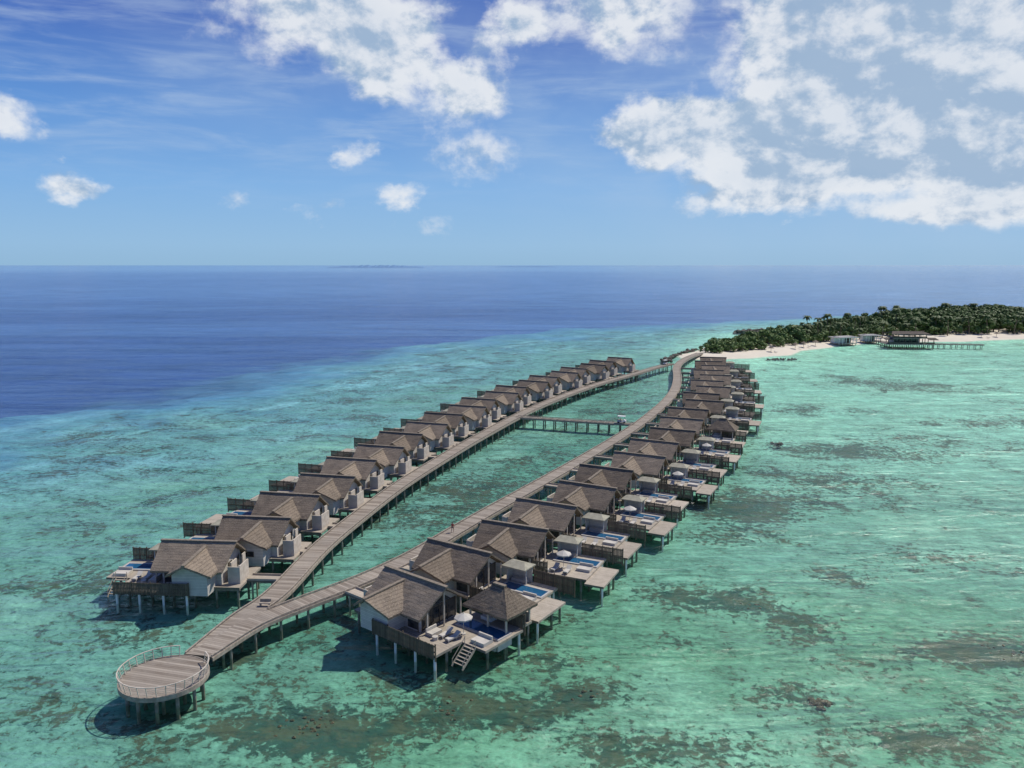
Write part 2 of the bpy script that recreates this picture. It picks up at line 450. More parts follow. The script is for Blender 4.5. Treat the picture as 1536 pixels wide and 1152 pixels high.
        for x in (5.6,8.6):
            for y in (3.8,5.3): v.box(x-.08,x+.08,y-.08,y+.08,ZD,4.65)
        v.box(5.65,8.55,5.2,5.35,ZD,4.3); v.box(5.5,5.6,3.8,5.3,ZD,4.3)
        v.box(6,8.3,4.2,5.1,ZD+.02,ZD+.45)
        D['pavilion_frame']=v.mesh('pavilion_frame',M_wall)
    st=B(); sw=B()
    xs=[-6.6,-3.6,-.6,2.4,5.4,8.6,11.8]+([14.7] if kind!='corner' else [])
    for x in xs:
        for y in (-3.2,.2,3.6):
            if x>13 and y>3: y=2.3
            if kind=='corner' and x>9.5 and y<-2: continue
            st.cyl(x,y,-1.6,ZD-.3,.17)
    for y in (-3.2,.2,3.6): st.box(-6.9,9.3,y-.12,y+.12,ZD-.6,ZD-.303)
    D['stilts']=st.mesh('stilts',M_pile)
    if kind=='corner':
        for x in (-.6,2.6,5.9,9.0): sw.cyl(x,-5.5,-1.6,ZD-.3,.16,10)
        sw.cyl(12.5,5.1,-1.6,ZD-.3,.16,10); sw.cyl(9.0,5.2,-1.6,ZD-.3,.16,10)
    else:
        for x,y in ((15.1,-3.9),(12.0,5.3)): sw.cyl(x,y,-1.6,ZD-.5,.14,8)
    D['white_stilts']=sw.mesh('white_stilts',M_white)
    return D
_cache={}
def villa_set(flip,kind,var):
    k=(flip,kind,var)
    if k not in _cache: _cache[k]=villa_meshes(flip,kind,var)
    return _cache[k]
def parasol_mesh():
    m=MB()
    m.cyl(0,0,0,2.4,.035,8); m.cyl(0,0,0,.12,.3,12)
    N=8
    ring=[(1.1*math.cos(2*math.pi*k/N+.39),1.1*math.sin(2*math.pi*k/N+.39),2.1) for k in range(N)]
    for k in range(N):
        a=ring[k]; b=ring[(k+1)%N]
        m.quad(a,b,(b[0]*.15,b[1]*.15,2.55),(a[0]*.15,a[1]*.15,2.55))
        m.quad((a[0],a[1],1.95),(b[0],b[1],1.95),b,a)
    m.quad(*[(x*.15,y*.15,2.55) for x,y,_ in ring]); m.cyl(0,0,2.55,2.7,.05,6)
    return m.mesh('parasol',M_cush)
def lounger_mesh():
    m=MB()
    m.box(-.33,.33,-1.0,.35,.30,.42)
    m.beam((0,.36,.38),(0,.95,.75),.66,.12)
    for x in (-.3,.3):
        for y in (-.9,.3): m.box(x-.03,x+.03,y-.03,y+.03,0,.30)
        m.box(x-.03,x+.03,-1.02,.95,.24,.30)
    m.box(-.28,.28,-.98,-.6,.42,.46)
    return m.mesh('sun_lounger',M_cush)
ME_par=parasol_mesh(); ME_lou=lounger_mesh()
def gazebo_meshes():
    random.seed(3); r=MB(); z0=4.5; z1=6.9; a=3.5; b=2.9
    r.roofplane((-a,-b,z0),(a,-b,z0),(.7,0,z1),(-.7,0,z1),12,8); r.roofplane((a,b,z0),(-a,b,z0),(-.7,0,z1),(.7,0,z1),12,8)
    r.roofplane((a,-b,z0),(a,b,z0),(.7,.02,z1),(.7,-.02,z1),12,8); r.roofplane((-a,b,z0),(-a,-b,z0),(-.7,-.02,z1),(-.7,.02,z1),12,8)
    f=MB()
    for x in (-2.8,0,2.8):
        for y in (-2.2,2.2): f.box(x-.1,x+.1,y-.1,y+.1,ZD,4.7)
    f.box(-2.9,2.9,-2.3,-2.1,4.35,4.55); f.box(-2.9,2.9,2.1,2.3,4.35,4.55)
    f.box(-2.9,2.9,2.25,2.31,ZD,3.3)
    s=MB(); s.box(-2.2,-.6,-1.0,1.6,ZD+.0,ZD+.45); s.box(.3,2.2,.5,1.6,ZD+.0,ZD+.45)
    d=MB(); d.box(-3.0,3.0,-2.5,2.5,ZD-.3,ZD+.012)
    c=MB(); c.box(-.9,.9,-.25,.25,z1-.05,z1+.12)
    return {'roof':r.mesh('roof',M_thatch),'posts':f.mesh('posts',M_beige),'sofas':s.mesh('sofas',M_fabric),'deck':d.mesh('deck',M_deck),'ridge_cap':c.mesh('ridge_cap',M_ridge)}
GZ=gazebo_meshes()

def place_villa(cx,cy,C,flip,kind,var,par=False):
    p=Vector((cx,cy,0)); best=min(range(len(C)),key=lambda i:(C[i]-p).length)
    t=tangent(C,best)
    o=Vector((t.y,-t.x,0)) if not flip else Vector((-t.y,t.x,0))
    lx=o if not flip else -o
    th=math.atan2(lx.y,lx.x)+random.uniform(-.02,.02)
    e=empty('overwater_villa',(cx,cy,0),th)
    for n,me in villa_set(flip,kind,var).items(): obj(n,me,e)
    dist=(C[best]-p).length
    m=MB(flip); L=dist-W/2
    if L>7.0:
        m.box(-L,-7.003,-1.0,.9,ZD-.3,ZD-.03)
        for y in (-1.0,.9): m.box(-L+.1,-7.0,y-.05,y+.05,ZD-.03,ZD+.25)
        for x in (-L+.8,-7.6):
            for y in (-.8,.7): m.cyl(x,y,-1.6,ZD-.3,.13)
        obj('entry_bridge',m.mesh('entry_bridge',M_deck),e)
    ax=Vector((math.cos(th),math.sin(th),0)); ay=Vector((-math.sin(th),math.cos(th),0))
    sg=-1 if flip else 1
    def W2(x,y): q=p+ax*(x*sg)+ay*y; return q
    if par:
        q=W2(8.2,-.6 if kind!='corner' else .1); obj('parasol',ME_par,None,(q.x,q.y,ZD),(0,0,th+random.uniform(-.3,.3)))
    if kind=='corner' or not flip:
        for k,(x,y) in enumerate(((7.4,-1.9),(9.3,-2.0)) if kind!='corner' else ((6.9,-1.5),(8.2,-1.7))):
            q=W2(x,y); obj('sun_lounger',ME_lou,None,(q.x,q.y,ZD+.002),(0,0,th+random.uniform(-.1,.1)))
    if kind=='gazebo' or (kind=='corner' and not flip):
        q=W2(9.3,5.4)
        g=empty('thatched_gazebo',(q.x,q.y,.0),th)
        for n,me in GZ.items(): obj(n,me,g)
        sm=MB()
        for x in (-2.6,2.6):
            for y in (-2.2,2.2): sm.cyl(x,y,-1.6,ZD-.3,.15)
        obj('stilts',sm.mesh('stilts',M_pile),g)
Lc=[(-43.2,104.4),(-38.6,114.9),(-37.0,127.2),(-33.4,138.9),(-31.6,151.3),(-27.6,162.4),(-25.2,175.4),(-20.4,186.8),(-17.5,199)]
def resample(pts,sp):
    C=catmull(pts,.25); out=[]; acc=sp
    for i in range(1,len(C)):
        acc+=(C[i]-C[i-1]).length
        if acc>=sp: acc=0; out.append((C[i].x,C[i].y))
    return out
far=resample([(-13.0,210),(-4.5,232),(4,252),(17,277),(30.5,301),(46.5,327)],12.4)
for i,(x,y) in enumerate(Lc+far):
    if i>8: x+=(1.0 if i%2 else -1.0)
    place_villa(x,y,LC,True,'corner' if i==0 else 'std',i%3)
Rc=[(-12.1,92.0),(-7.4,102.6),(.2,111.4),(5.3,122.4),(13.0,132.8),(17.6,144.6),(25.6,155.0),(30.8,167.4),(37.2,179.6),(42.2,193.0)]
farR=resample([(48,206),(57,230),(63.5,250),(69.5,272),(74.6,292),(79.0,310),(83,331)],13.4)
for i,(x,y) in enumerate(Rc+farR):
    if i>9: x+=(1.3 if i%2 else -1.3)
    place_villa(x,y,RC,False,'corner' if i==0 else ('gazebo' if i==9 else 'std'),i%3,par=i in (0,2,4,6,8))

# ------------------------------------------------------------ numpy helpers for terrain
def vnoise(x,y,seed):
    rs=np.random.RandomState(seed); T=rs.rand(256,256)
    xi=np.floor(x).astype(np.int64); yi=np.floor(y).astype(np.int64); xf=x-xi; yf=y-yi
    xf=xf*xf*(3-2*xf); yf=yf*yf*(3-2*yf)
    a=T[xi%256,yi%256]; b=T[(xi+1)%256,yi%256]; c=T[xi%256,(yi+1)%256]; d=T[(xi+1)%256,(yi+1)%256]
    return (a*(1-xf)+b*xf)*(1-yf)+(c*(1-xf)+d*xf)*yf
def fbm(x,y,sc,o=4,seed=1):
    s=0;a=.5;tot=0
    for k in range(o):
        s=s+a*vnoise(x/sc*2**k+13.7*k,y/sc*2**k+7.1*k,seed+k); tot+=a; a*=.5
    return s/tot
def sstep(a,b,x):
    t=np.clip((x-a)/(b-a),0,1); return t*t*(3-2*t)
def polydist(x,y,P,closed=False):
    best=np.full(x.shape,1e18); sign=np.ones(x.shape); n=len(P); inside=np.zeros(x.shape,bool)
    rng=range(n if closed else n-1)
    for i in rng:
        ax,ay=P[i]; bx,by=P[(i+1)%n]
        dx,dy=bx-ax,by-ay
        t=np.clip(((x-ax)*dx+(y-ay)*dy)/(dx*dx+dy*dy),0,1)
        d=(x-ax-t*dx)**2+(y-ay-t*dy)**2
        cr=dx*(y-ay)-dy*(x-ax)
        m=d<best; best=np.where(m,d,best); sign=np.where(m,np.sign(cr),sign)
        if closed and ay!=by:
            c=((ay>y)!=(by>y))&(x<(bx-ax)*(y-ay)/(by-ay)+ax); inside^=c
    dd=np.sqrt(best)
    return np.where(inside,dd,-dd) if closed else dd*sign
ISL=[(78,366),(88,371),(101,373),(116,378),(135,390),(150,408),(174,430),(213,456),(263,462),(309,476),(420,486),(700,490),(700,860),(420,740),(300,640),(264,597),(210,548),(164,503),(124,455),(98,415),(83,388)]
VEG=[(93,390),(108,391),(128,404),(148,424),(184,455),(214,476),(258,492),(333,502),(440,508),(440,700),(400,700),(300,622),(262,588),(212,541),(170,497),(130,452),(103,415)]
REEF=[(-330,-200),(-215,60),(-150,200),(-121,255),(-98,322),(-57,403),(-7,484),(63,560),(178,640),(299,700),(700,900)]
def axis(lo,hi,st,outlo,outhi):
    a=list(np.arange(lo,hi,st)); s=st; v=hi
    while v<outhi: a.append(v); s*=1.22; v+=s
    a.append(outhi); s=st; v=lo-st; pre=[]
    while v>outlo: pre.append(v); s*=1.22; v-=s
    pre.append(outlo); return np.array(pre[::-1]+a)
xs=axis(-190,400,1.7,-60000,60000); ys=axis(45,620,1.7,-3000,60000)
X,Y=np.meshgrid(xs,ys)
dI=polydist(X,Y,ISL,True)+ (fbm(X,Y,14,3,31)-.5)*6
LB=-.95
z=LB+np.clip((dI+22)/22,0,1)**1.6*(SEA-LB)
z=np.where(dI>0,SEA+np.clip(dI*.12,0,1.1)+.02,z)
z+=(fbm(X,Y,9,3,5)-.5)*.25*(dI<0)*sstep(0,6,-dI)+ (dI>3)*(fbm(X,Y,12,3,9)-.5)*.5
s=polydist(X,Y,REEF)
s=s+(fbm(X,Y,45,4,50)-.5)*75+(fbm(X,Y,12,3,60)-.5)*24
z-=sstep(0,60,s)*6
def C(*c): return np.array(lin(c))
base=np.zeros(X.shape+(3,))
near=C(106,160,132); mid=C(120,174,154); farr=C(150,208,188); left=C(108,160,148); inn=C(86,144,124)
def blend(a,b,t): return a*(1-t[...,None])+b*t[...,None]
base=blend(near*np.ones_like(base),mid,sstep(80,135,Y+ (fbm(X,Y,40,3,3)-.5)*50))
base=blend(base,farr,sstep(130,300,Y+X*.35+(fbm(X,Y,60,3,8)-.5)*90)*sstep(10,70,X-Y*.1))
base=blend(base,left,sstep(10,-45,X-(Y-100)*.33)*.85)
inside=(X> -27+(Y-100)*.33)&(X< -12+(Y-110)*.42)&(Y>88)&(Y<335)
base=blend(base,inn,inside*.7*sstep(345,180,Y))
base=blend(base,C(168,226,202),sstep(-55,-3,dI)*sstep(150,400,Y)*sstep(60,120,X)*.9)
sl_=fbm(X,Y*.8,26,4,301)
base=blend(base,C(154,206,182),sstep(.54,.72,sl_)*sstep(0,-60,s)*.4)
st=fbm(X*.8-Y*.5,Y*.25+X*.1,7,4,77)
st2=fbm(X,Y,5,4,177)
rf=sstep(-110,-25,s)*sstep(30,-8,s)
base=blend(base,C(98,156,174),rf*.55)
base=blend(base,C(146,204,212),rf*sstep(.48,.66,.6*st+.4*st2)*.65)
base=blend(base,C(70,120,146),sstep(-70,-30,s)*sstep(15,-20,s)*sstep(.5,.68,.5*fbm(X,Y,16,4,210)+.5*st2)*.65)
base=blend(base,C(88,142,182),sstep(-30,14,s)*sstep(80,10,s)*.8)
deepc=C(62,92,152)
bands=fbm(X*.10,Y*.9,60,5,90)  # stretched cloud-shadow bands, painted into the deep-sea colour
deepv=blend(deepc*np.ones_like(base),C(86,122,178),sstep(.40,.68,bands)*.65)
deepv=blend(deepv,C(104,140,190),sstep(450,1800,Y)*.7)  # distance haze painted into the sea colour, paler towards the horizon
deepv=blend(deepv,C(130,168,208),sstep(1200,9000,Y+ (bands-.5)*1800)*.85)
deepv=blend(deepv,C(128,166,202),sstep(-200,700,X-(Y-600)*.1)*.6)  # painted haze made paler still towards the right
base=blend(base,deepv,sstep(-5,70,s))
coral=np.full(X.shape,.07)
coral+=sstep(20,-40,X-(Y-100)*.4)*.16*sstep(0,-40,s)
coral+=sstep(-90,-50,s)*.12
coral+=inside*.16
coral=np.where((Y<92),coral+.07,coral)
for (bx,by,r,wt) in [(-21.4,73.2,4,.65),(-17,71,3,.5),(-5.5,76.8,4,.55),(8.5,79.3,2.4,.75),(30.5,79,3,.55),(32.5,101.6,3,.7),(25.5,104.9,5,.55),(40.6,95.8,3.5,.5),(59.5,88.8,4.5,.8),(53.4,88,2.5,.65),(48.7,149.6,9,.65),(44,139,5,.6),(69.9,166,9,.55),(94.4,187,9,.5),(35.5,129,4.5,.6),(74,194,8,.55),(154.8,295,14,.5),(139,312,10,.5),(92,248,9,.45),(143,227,10,.5),(5.6,86.5,2,.6),(1.5,75,3,.5),(12.3,69.5,3,.55),(21,69.5,3,.5),(41,70.5,4,.55),(-33,87,2,.6),(-12,82,2.5,.45),(-18,138,6,.3),(-5,150,6,.3),(-8,165,8,.3),(110,205,9,.45),(60,210,6,.45),(50,112,4,.5),(66,120,5,.45),(52,76,3,.5),(20,92,2.5,.45),(-47,93,3,.45),(-60,110,5,.4)]:
    coral+=wt*np.exp(-(((X-bx)/1.7)**2+(Y-by)**2)/(r*r)*.8)
coral*=sstep(0,-30,s)*(dI<-6)
coral=np.clip(coral,0,1)
sand=sstep(-1.5,.6,dI)
nv=X.size
co3=np.stack([X,Y,z],-1).reshape(-1,3)
ny,nx=X.shape
idx=np.arange(nv).reshape(ny,nx)
fq=np.stack([idx[:-1,:-1],idx[:-1,1:],idx[1:,1:],idx[1:,:-1]],-1).reshape(-1,4)
me=bpy.data.meshes.new('seabed_and_beach')
me.vertices.add(nv); me.vertices.foreach_set('co',co3.ravel())
me.loops.add(fq.size); me.loops.foreach_set('vertex_index',fq.ravel())
me.polygons.add(len(fq)); me.polygons.foreach_set('loop_start',np.arange(0,fq.size,4)); me.polygons.foreach_set('loop_total',np.full(len(fq),4))
me.update(); me.validate()
me.polygons.foreach_set('use_smooth',np.ones(len(me.polygons),bool))
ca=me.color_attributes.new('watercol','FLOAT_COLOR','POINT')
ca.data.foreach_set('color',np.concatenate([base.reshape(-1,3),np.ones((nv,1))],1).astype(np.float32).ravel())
cb=me.color_attributes.new('masks','FLOAT_COLOR','POINT')
lag=sstep(35,-20,s)
cb.data.foreach_set('color',np.stack([coral.ravel(),sand.ravel(),lag.ravel(),np.ones(nv)],1).astype(np.float32).ravel())
m,t,b=newmat('seabed')
a1=t.add('ShaderNodeAttribute',attribute_name='watercol'); a2=t.add('ShaderNodeAttribute',attribute_name='masks')
sp=t.add('ShaderNodeSeparateColor'); t.link(a2.outputs['Color'],sp.inputs[0])
geo=t.add('ShaderNodeNewGeometry'); pos=geo.outputs['Position']
flat=t.mapping(pos,scale=(1,1,0))
n1=t.noise(flat,.24,6,.74,.5); n2=t.noise(flat,.95,6,.72,.5); n4=t.noise(flat,.085,5,.66,.8)
colr=a1.outputs['Color']
mot=t.math('ADD',t.maprange(n1,.34,.68,.22,-.32,False),t.maprange(n2,.3,.7,.17,-.20,False))
mot=t.math('ADD',mot,t.maprange(n4,.35,.65,.12,-.16,False))
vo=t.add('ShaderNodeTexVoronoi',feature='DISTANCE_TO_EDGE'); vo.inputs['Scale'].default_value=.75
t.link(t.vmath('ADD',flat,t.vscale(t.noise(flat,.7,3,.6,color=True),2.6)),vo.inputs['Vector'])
caustic_web=t.maprange(vo.outputs['Distance'],0,.16,.14,0)  # caustic light network painted as lighter lines in the seabed colour
mot=t.math('MULTIPLY',t.math('ADD',mot,caustic_web),sp.outputs[2])
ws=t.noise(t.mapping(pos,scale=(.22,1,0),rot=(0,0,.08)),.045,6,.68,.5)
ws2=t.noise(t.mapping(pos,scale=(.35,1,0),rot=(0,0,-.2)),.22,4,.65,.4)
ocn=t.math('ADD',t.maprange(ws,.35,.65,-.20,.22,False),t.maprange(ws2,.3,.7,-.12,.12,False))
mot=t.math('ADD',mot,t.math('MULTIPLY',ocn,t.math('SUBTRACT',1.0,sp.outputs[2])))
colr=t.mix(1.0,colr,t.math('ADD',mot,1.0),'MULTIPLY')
cl=t.math('ADD',sp.outputs[0],t.maprange(n4,.46,.70,-.08,.42))
th=t.math('ADD',t.math('ADD',t.math('MULTIPLY',n2,.85),t.math('MULTIPLY',n1,.2)),t.math('MULTIPLY',cl,.31))
dark=t.maprange(th,.64,.715)
dark=t.math('MULTIPLY',dark,t.maprange(sp.outputs[0],.0,.06))
dk=t.mix(t.maprange(n1,.4,.6),(.022,.06,.05,1),(.085,.10,.062,1))
colr=t.mix(t.math('MULTIPLY',dark,.82),colr,dk)
sandc=t.mix(t.noise(flat,.5,4,.7),(.60,.53,.41,1),(.76,.70,.58,1))
colr=t.mix(sp.outputs[1],colr,sandc)
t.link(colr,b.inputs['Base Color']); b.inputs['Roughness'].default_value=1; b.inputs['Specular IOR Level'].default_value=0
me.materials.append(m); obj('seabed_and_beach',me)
# water
m=bpy.data.materials.new('sea_water'); m.use_nodes=True; t=NT(m.node_tree)
for n in list(t.n): t.n.remove(n)
out=t.add('ShaderNodeOutputMaterial'); geo=t.add('ShaderNodeNewGeometry'); pos=geo.outputs['Position']
v1=t.mapping(pos,scale=(1,1.6,1),rot=(0,0,.5))
v2=t.mapping(pos,scale=(.45,1.6,1),rot=(0,0,-.15))
h=t.math('ADD',t.math('MULTIPLY',t.noise(v1,.25,3,.5,.3),1.8),t.math('MULTIPLY',t.noise(v1,1.3,5,.62,.4),.65))
h=t.math('ADD',h,t.math('MULTIPLY',t.noise(v2,.05,4,.6,.3),11.0))
bn=t.bump(h,.6,.5)
fres=t.add('ShaderNodeFresnel'); fres.inputs['IOR'].default_value=1.33; t.link(bn,fres.inputs['Normal'])
gl=t.add('ShaderNodeBsdfGlossy'); gl.inputs['Roughness'].default_value=.16; t.link(bn,gl.inputs['Normal'])
tr=t.add('ShaderNodeBsdfTransparent'); tr.inputs['Color'].default_value=(.96,.985,.97,1)
mx=t.add('ShaderNodeMixShader'); t.link(t.math('MULTIPLY',fres.outputs[0],.7,clamp=True),mx.inputs[0]); t.link(tr.outputs[0],mx.inputs[1]); t.link(gl.outputs[0],mx.inputs[2])
t.link(mx.outputs[0],out.inputs[0])
wm=bpy.data.meshes.new('sea_water'); wm.from_pydata([(-60000,-3000,SEA),(60000,-3000,SEA),(60000,60000,SEA),(-60000,60000,SEA)],[],[(0,1,2,3)]); wm.materials.append(m)
obj('sea_water',wm)

# ------------------------------------------------------------ rocks
def rockpile(name,pts,w,h,n,rr,seed,mat=None,zmin=-.3):
    rs=random.Random(seed); C0=catmull(pts,.5); mb=MB()
    for k in range(n):
        p=C0[rs.randrange(len(C0))]; x=p.x+rs.gauss(0,w); y=p.y+rs.gauss(0,w); r=rr*rs.uniform(.5,1.3); zz=rs.uniform(zmin,h)
        ph=[(0,0,1),(0,0,-1)]+[(math.cos(a)*math.cos(e),math.sin(a)*math.cos(e),math.sin(e)) for e in (-.5,.5) for a in [i*math.pi/2.5+e for i in range(5)]]
        vs=[(x+a*r*rs.uniform(.7,1.2),y+b_*r*rs.uniform(.7,1.2),zz+c*r*.75*rs.uniform(.7,1.2)) for a,b_,c in ph]
        i=len(mb.v); mb.v+=vs
        for k2 in range(5):
            a,b2=2+k2,2+(k2+1)%5; c,d=7+k2,7+(k2+1)%5
            mb.f+=[(i+1,i+b2,i+a),(i+a,i+b2,i+c),(i+b2,i+d,i+c),(i+c,i+d,i)]
    return obj(name,mb.mesh(name,mat or M_rock))
rockpile('rock_breakwater',[(-7,258),(0,262),(8,272)],1.0,1.0,160,.9,1)
rockpile('rock_breakwater',[(70,362),(78,382),(90,404),(98,418)],1.0,1.0,200,.9,2)
rockpile('rock_breakwater',[(150,526),(170,536),(188,542)],1.5,1.3,200,1.4,3)
rockpile('rock_groyne',[(122,374),(129,376),(136,377)],.6,.5,40,.6,4)
rockpile('reef_rock',[(66.5,196),(67.8,195)],.5,.3,14,.5,5)
rockpile('coral_head',[(32.3,77.1),(32.9,77.5)],.45,-.7,34,.36,6,M_coral,-1.1)
for j,(x,y) in enumerate(((-22,72.8),(-19.5,73.4),(-6,76.5),(8.6,79.5),(59,89),(32.5,101.5))):
    rockpile('coral_head',[(x-.9,y),(x+.9,y+.3)],1.0,-.92,22,.22,20+j,M_coral,-1.1)
def dist_island(name,x0,x1,y,hh,seed):
    rs=np.random.RandomState(seed); n=60; mb=MB()
    xs_=np.linspace(x0,x1,n)
    pr=np.clip(np.sin(np.linspace(0,math.pi,n))**.35,0,1)*hh*(.75+.5*rs.rand(n))
    for i in range(n-1):
        a,b2=xs_[i],xs_[i+1]
        mb.quad((a,y-150,0),(b2,y-150,0),(b2,y,pr[i+1]),(a,y,pr[i])); mb.quad((b2,y+150,0),(a,y+150,0),(a,y,pr[i]),(b2,y,pr[i+1]))
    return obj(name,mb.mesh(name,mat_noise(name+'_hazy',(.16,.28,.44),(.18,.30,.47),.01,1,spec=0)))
dist_island('distant_island',-2650,-1250,11500,36,1)
dist_island('distant_island',-350,900,15500,16,2)

# ------------------------------------------------------------ vegetation
def mat_leaf(name,c1,c2,c3):
    m,t,b=newmat(name)
    g=t.add('ShaderNodeNewGeometry'); oi=t.add('ShaderNodeObjectInfo')
    col_=t.mix(g.outputs['Random Per Island'],c1+(1,),c2+(1,))
    col_=t.mix(t.maprange(oi.outputs['Random'],0,1,0,.7,False),col_,c3+(1,))
    t.link(col_,b.inputs['Base Color']); b.inputs['Roughness'].default_value=.6; b.inputs['Specular IOR Level'].default_value=.2
    return m
M_leaf=mat_leaf('foliage',(.045,.09,.022),(.13,.20,.05),(.075,.13,.03))
M_bush=mat_leaf('bush_foliage',(.08,.14,.035),(.18,.25,.075),(.12,.18,.05))
M_palm=mat_leaf('palm_fronds',(.05,.085,.02),(.10,.15,.045),(.07,.10,.03))
M_trunk=mat_noise('bark',(.12,.09,.06),(.22,.18,.13),3,.9)
def tree_mesh(name,H,Rr,nclump,nleaf,size,mat,seed,trunk=True):
    rs=random.Random(seed); mb=MB(); tb=MB()
    cl=[]
    for k in range(nclump):
        a=rs.uniform(0,6.28); r=Rr*math.sqrt(rs.random())*.85; zz=H*(.45+.5*rs.random())*(1-.35*(r/Rr)**2)
        cl.append((r*math.cos(a),r*math.sin(a),zz,rs.uniform(.25,.5)*Rr))
    for (cx,cy,cz,cr) in cl:
        for k in range(nleaf):
            d=Vector((rs.gauss(0,1),rs.gauss(0,1),rs.gauss(0,1))).normalized()*cr*rs.uniform(.6,1.05); d.z*=.75
            c=Vector((cx,cy,cz))+d
            n=(d.normalized()+Vector((rs.uniform(-.6,.6),rs.uniform(-.6,.6),rs.uniform(-.1,.8)))).normalized()
            u=n.orthogonal().normalized(); u.rotate(Matrix.Rotation(rs.uniform(0,6.28),3,n)); v=n.cross(u)
            s1=size*rs.uniform(.6,1.3); s2=s1*.6
            mb.quad(c-u*s1,c-v*s2,c+u*s1,c+v*s2)
        if trunk: tb.beam((0,0,H*.3),(cx,cy,cz-cr*.3),.15)
    if trunk: tb.cyl(0,0,-.2,H*.5,.32,7,.18)
    if trunk:
        off=len(mb.v); mb.v+=tb.v; nf=len(mb.f); mb.f+=[tuple(i+off for i in f) for f in tb.f]
        me=mb.mesh(name,mat); me.materials.append(M_trunk)
        for p in me.polygons[nf:]: p.material_index=1
    else: me=mb.mesh(name,mat)
    return me
TR=[tree_mesh('broadleaf_tree',9,4.2,9,50,.6,M_leaf,s_) for s_ in range(4)]
BU=[tree_mesh('bush',3.6,2.6,8,44,.4,M_bush,s_+20) for s_ in range(3)]
def palm_mesh(seed,H):
    rs=random.Random(seed); tb=MB(); lean=rs.uniform(-1.4,1.4); lean2=rs.uniform(-1,1)
    pts=[(lean*(k/8)**2,lean2*(k/8)**2,H*k/8) for k in range(9)]
    N=7
    for k,(x,y,z_) in enumerate(pts):
        r=.26-.13*k/8
        for j in range(N):
            a=2*math.pi*j/N; tb.v.append((x+r*math.cos(a),y+r*math.sin(a),z_))
    for k in range(8):
        for j in range(N):
            a=k*N+j; b_=k*N+(j+1)%N; tb.f.append((a,b_,b_+N,a+N))
    nt=len(tb.f); top=Vector(pts[-1])
    for f in range(20):
        a=rs.uniform(0,6.28); up=rs.uniform(-.25,1.1); L=rs.uniform(2.7,3.7); d=Vector((math.cos(a),math.sin(a),0)); sd=Vector((-d.y,d.x,0))
        prev=None
        for k in range(9):
            u=k/8; p=top+d*(L*u*(1-.15*u))+Vector((0,0,up*L*.55*u-L*.75*u*u)); wd=.62*math.sin(math.pi*min(1,u*.85+.12))+.03
            if prev is not None:
                q,w0=prev
                for s_ in (-1,1):
                    if rs.random()<.93: tb.quad(q,p,p+sd*s_*wd-Vector((0,0,wd*.45))+d*.12,q+sd*s_*w0-Vector((0,0,w0*.45))+d*.02)
            prev=(p,wd)
    me=tb.mesh('palm_tree',M_trunk); me.materials.append(M_palm)
    for p in me.polygons[nt:]: p.material_index=1
    return me
PM=[palm_mesh(s_,h_) for s_,h_ in ((1,8),(2,9.5),(3,11),(4,7))]
def inpoly(x,y,P): return polydist(np.array([x]),np.array([y]),P,True)[0]
forest=empty('island_forest'); bushes=empty('beach_shrubs')
rs=random.Random(11)
N=5200; px=np.array([rs.uniform(88,440) for _ in range(N)]); py=np.array([rs.uniform(385,700) for _ in range(N)])
dv=polydist(px,py,VEG,True)
cell={}
cnt=0
for x,y,d in zip(px,py,dv):
    if d<0.5: continue
    if x/y>.72: continue
    bush=(x<165) or d<3.5
    key=(int(x/ (3.4 if bush else 4.6)),int(y/(3.4 if bush else 4.6)))
    if key in cell: continue
    cell[key]=1; cnt+=1
    if bush:
        if x<165 and d<1.5 and rs.random()<.3: continue
        sc=rs.uniform(.7,1.15)*(1.15 if x<150 else 1.4)*(1+.5*min(1,d/12)); obj('shrub',rs.choice(BU),bushes,(x,y,.9),(0,0,rs.uniform(0,6.28)),(sc,sc,sc*rs.uniform(.8,1.15)))
    else:
        gx=min(1,max(0,(x-165)/110))
        sc=(.50+.50*gx)*rs.uniform(.68,1.28)*(1+.08*min(1,d/40)); obj('tree',rs.choice(TR),forest,(x,y,.8),(0,0,rs.uniform(0,6.28)),(sc*1.15,sc*1.15,sc))
k=0
for i in range(1400):
    x=rs.uniform(160,430); y=rs.uniform(440,640)
    d=inpoly(x,y,VEG)
    if d<0 or x/y>.7: continue
    if x>245 and d>9 and rs.random()<.7: continue
    sc=rs.uniform(.8,1.25)*(1.0 if x<250 else 1.2)
    obj('palm_tree',rs.choice(PM),None,(x,y,.7),(0,0,rs.uniform(0,6.28)),(sc,sc,sc)); k+=1
    if k>60: break
for (x,y) in ((184,457),(190,455),(168,447),(176,453),(172,462),(205,464),(222,472),(247,482),(270,488),(300,497),(318,499)):
    obj('palm_tree',rs.choice(PM),None,(x,y,.7),(0,0,rs.uniform(0,6.28)),(1.2,1.2,rs.uniform(1.0,1.35)))

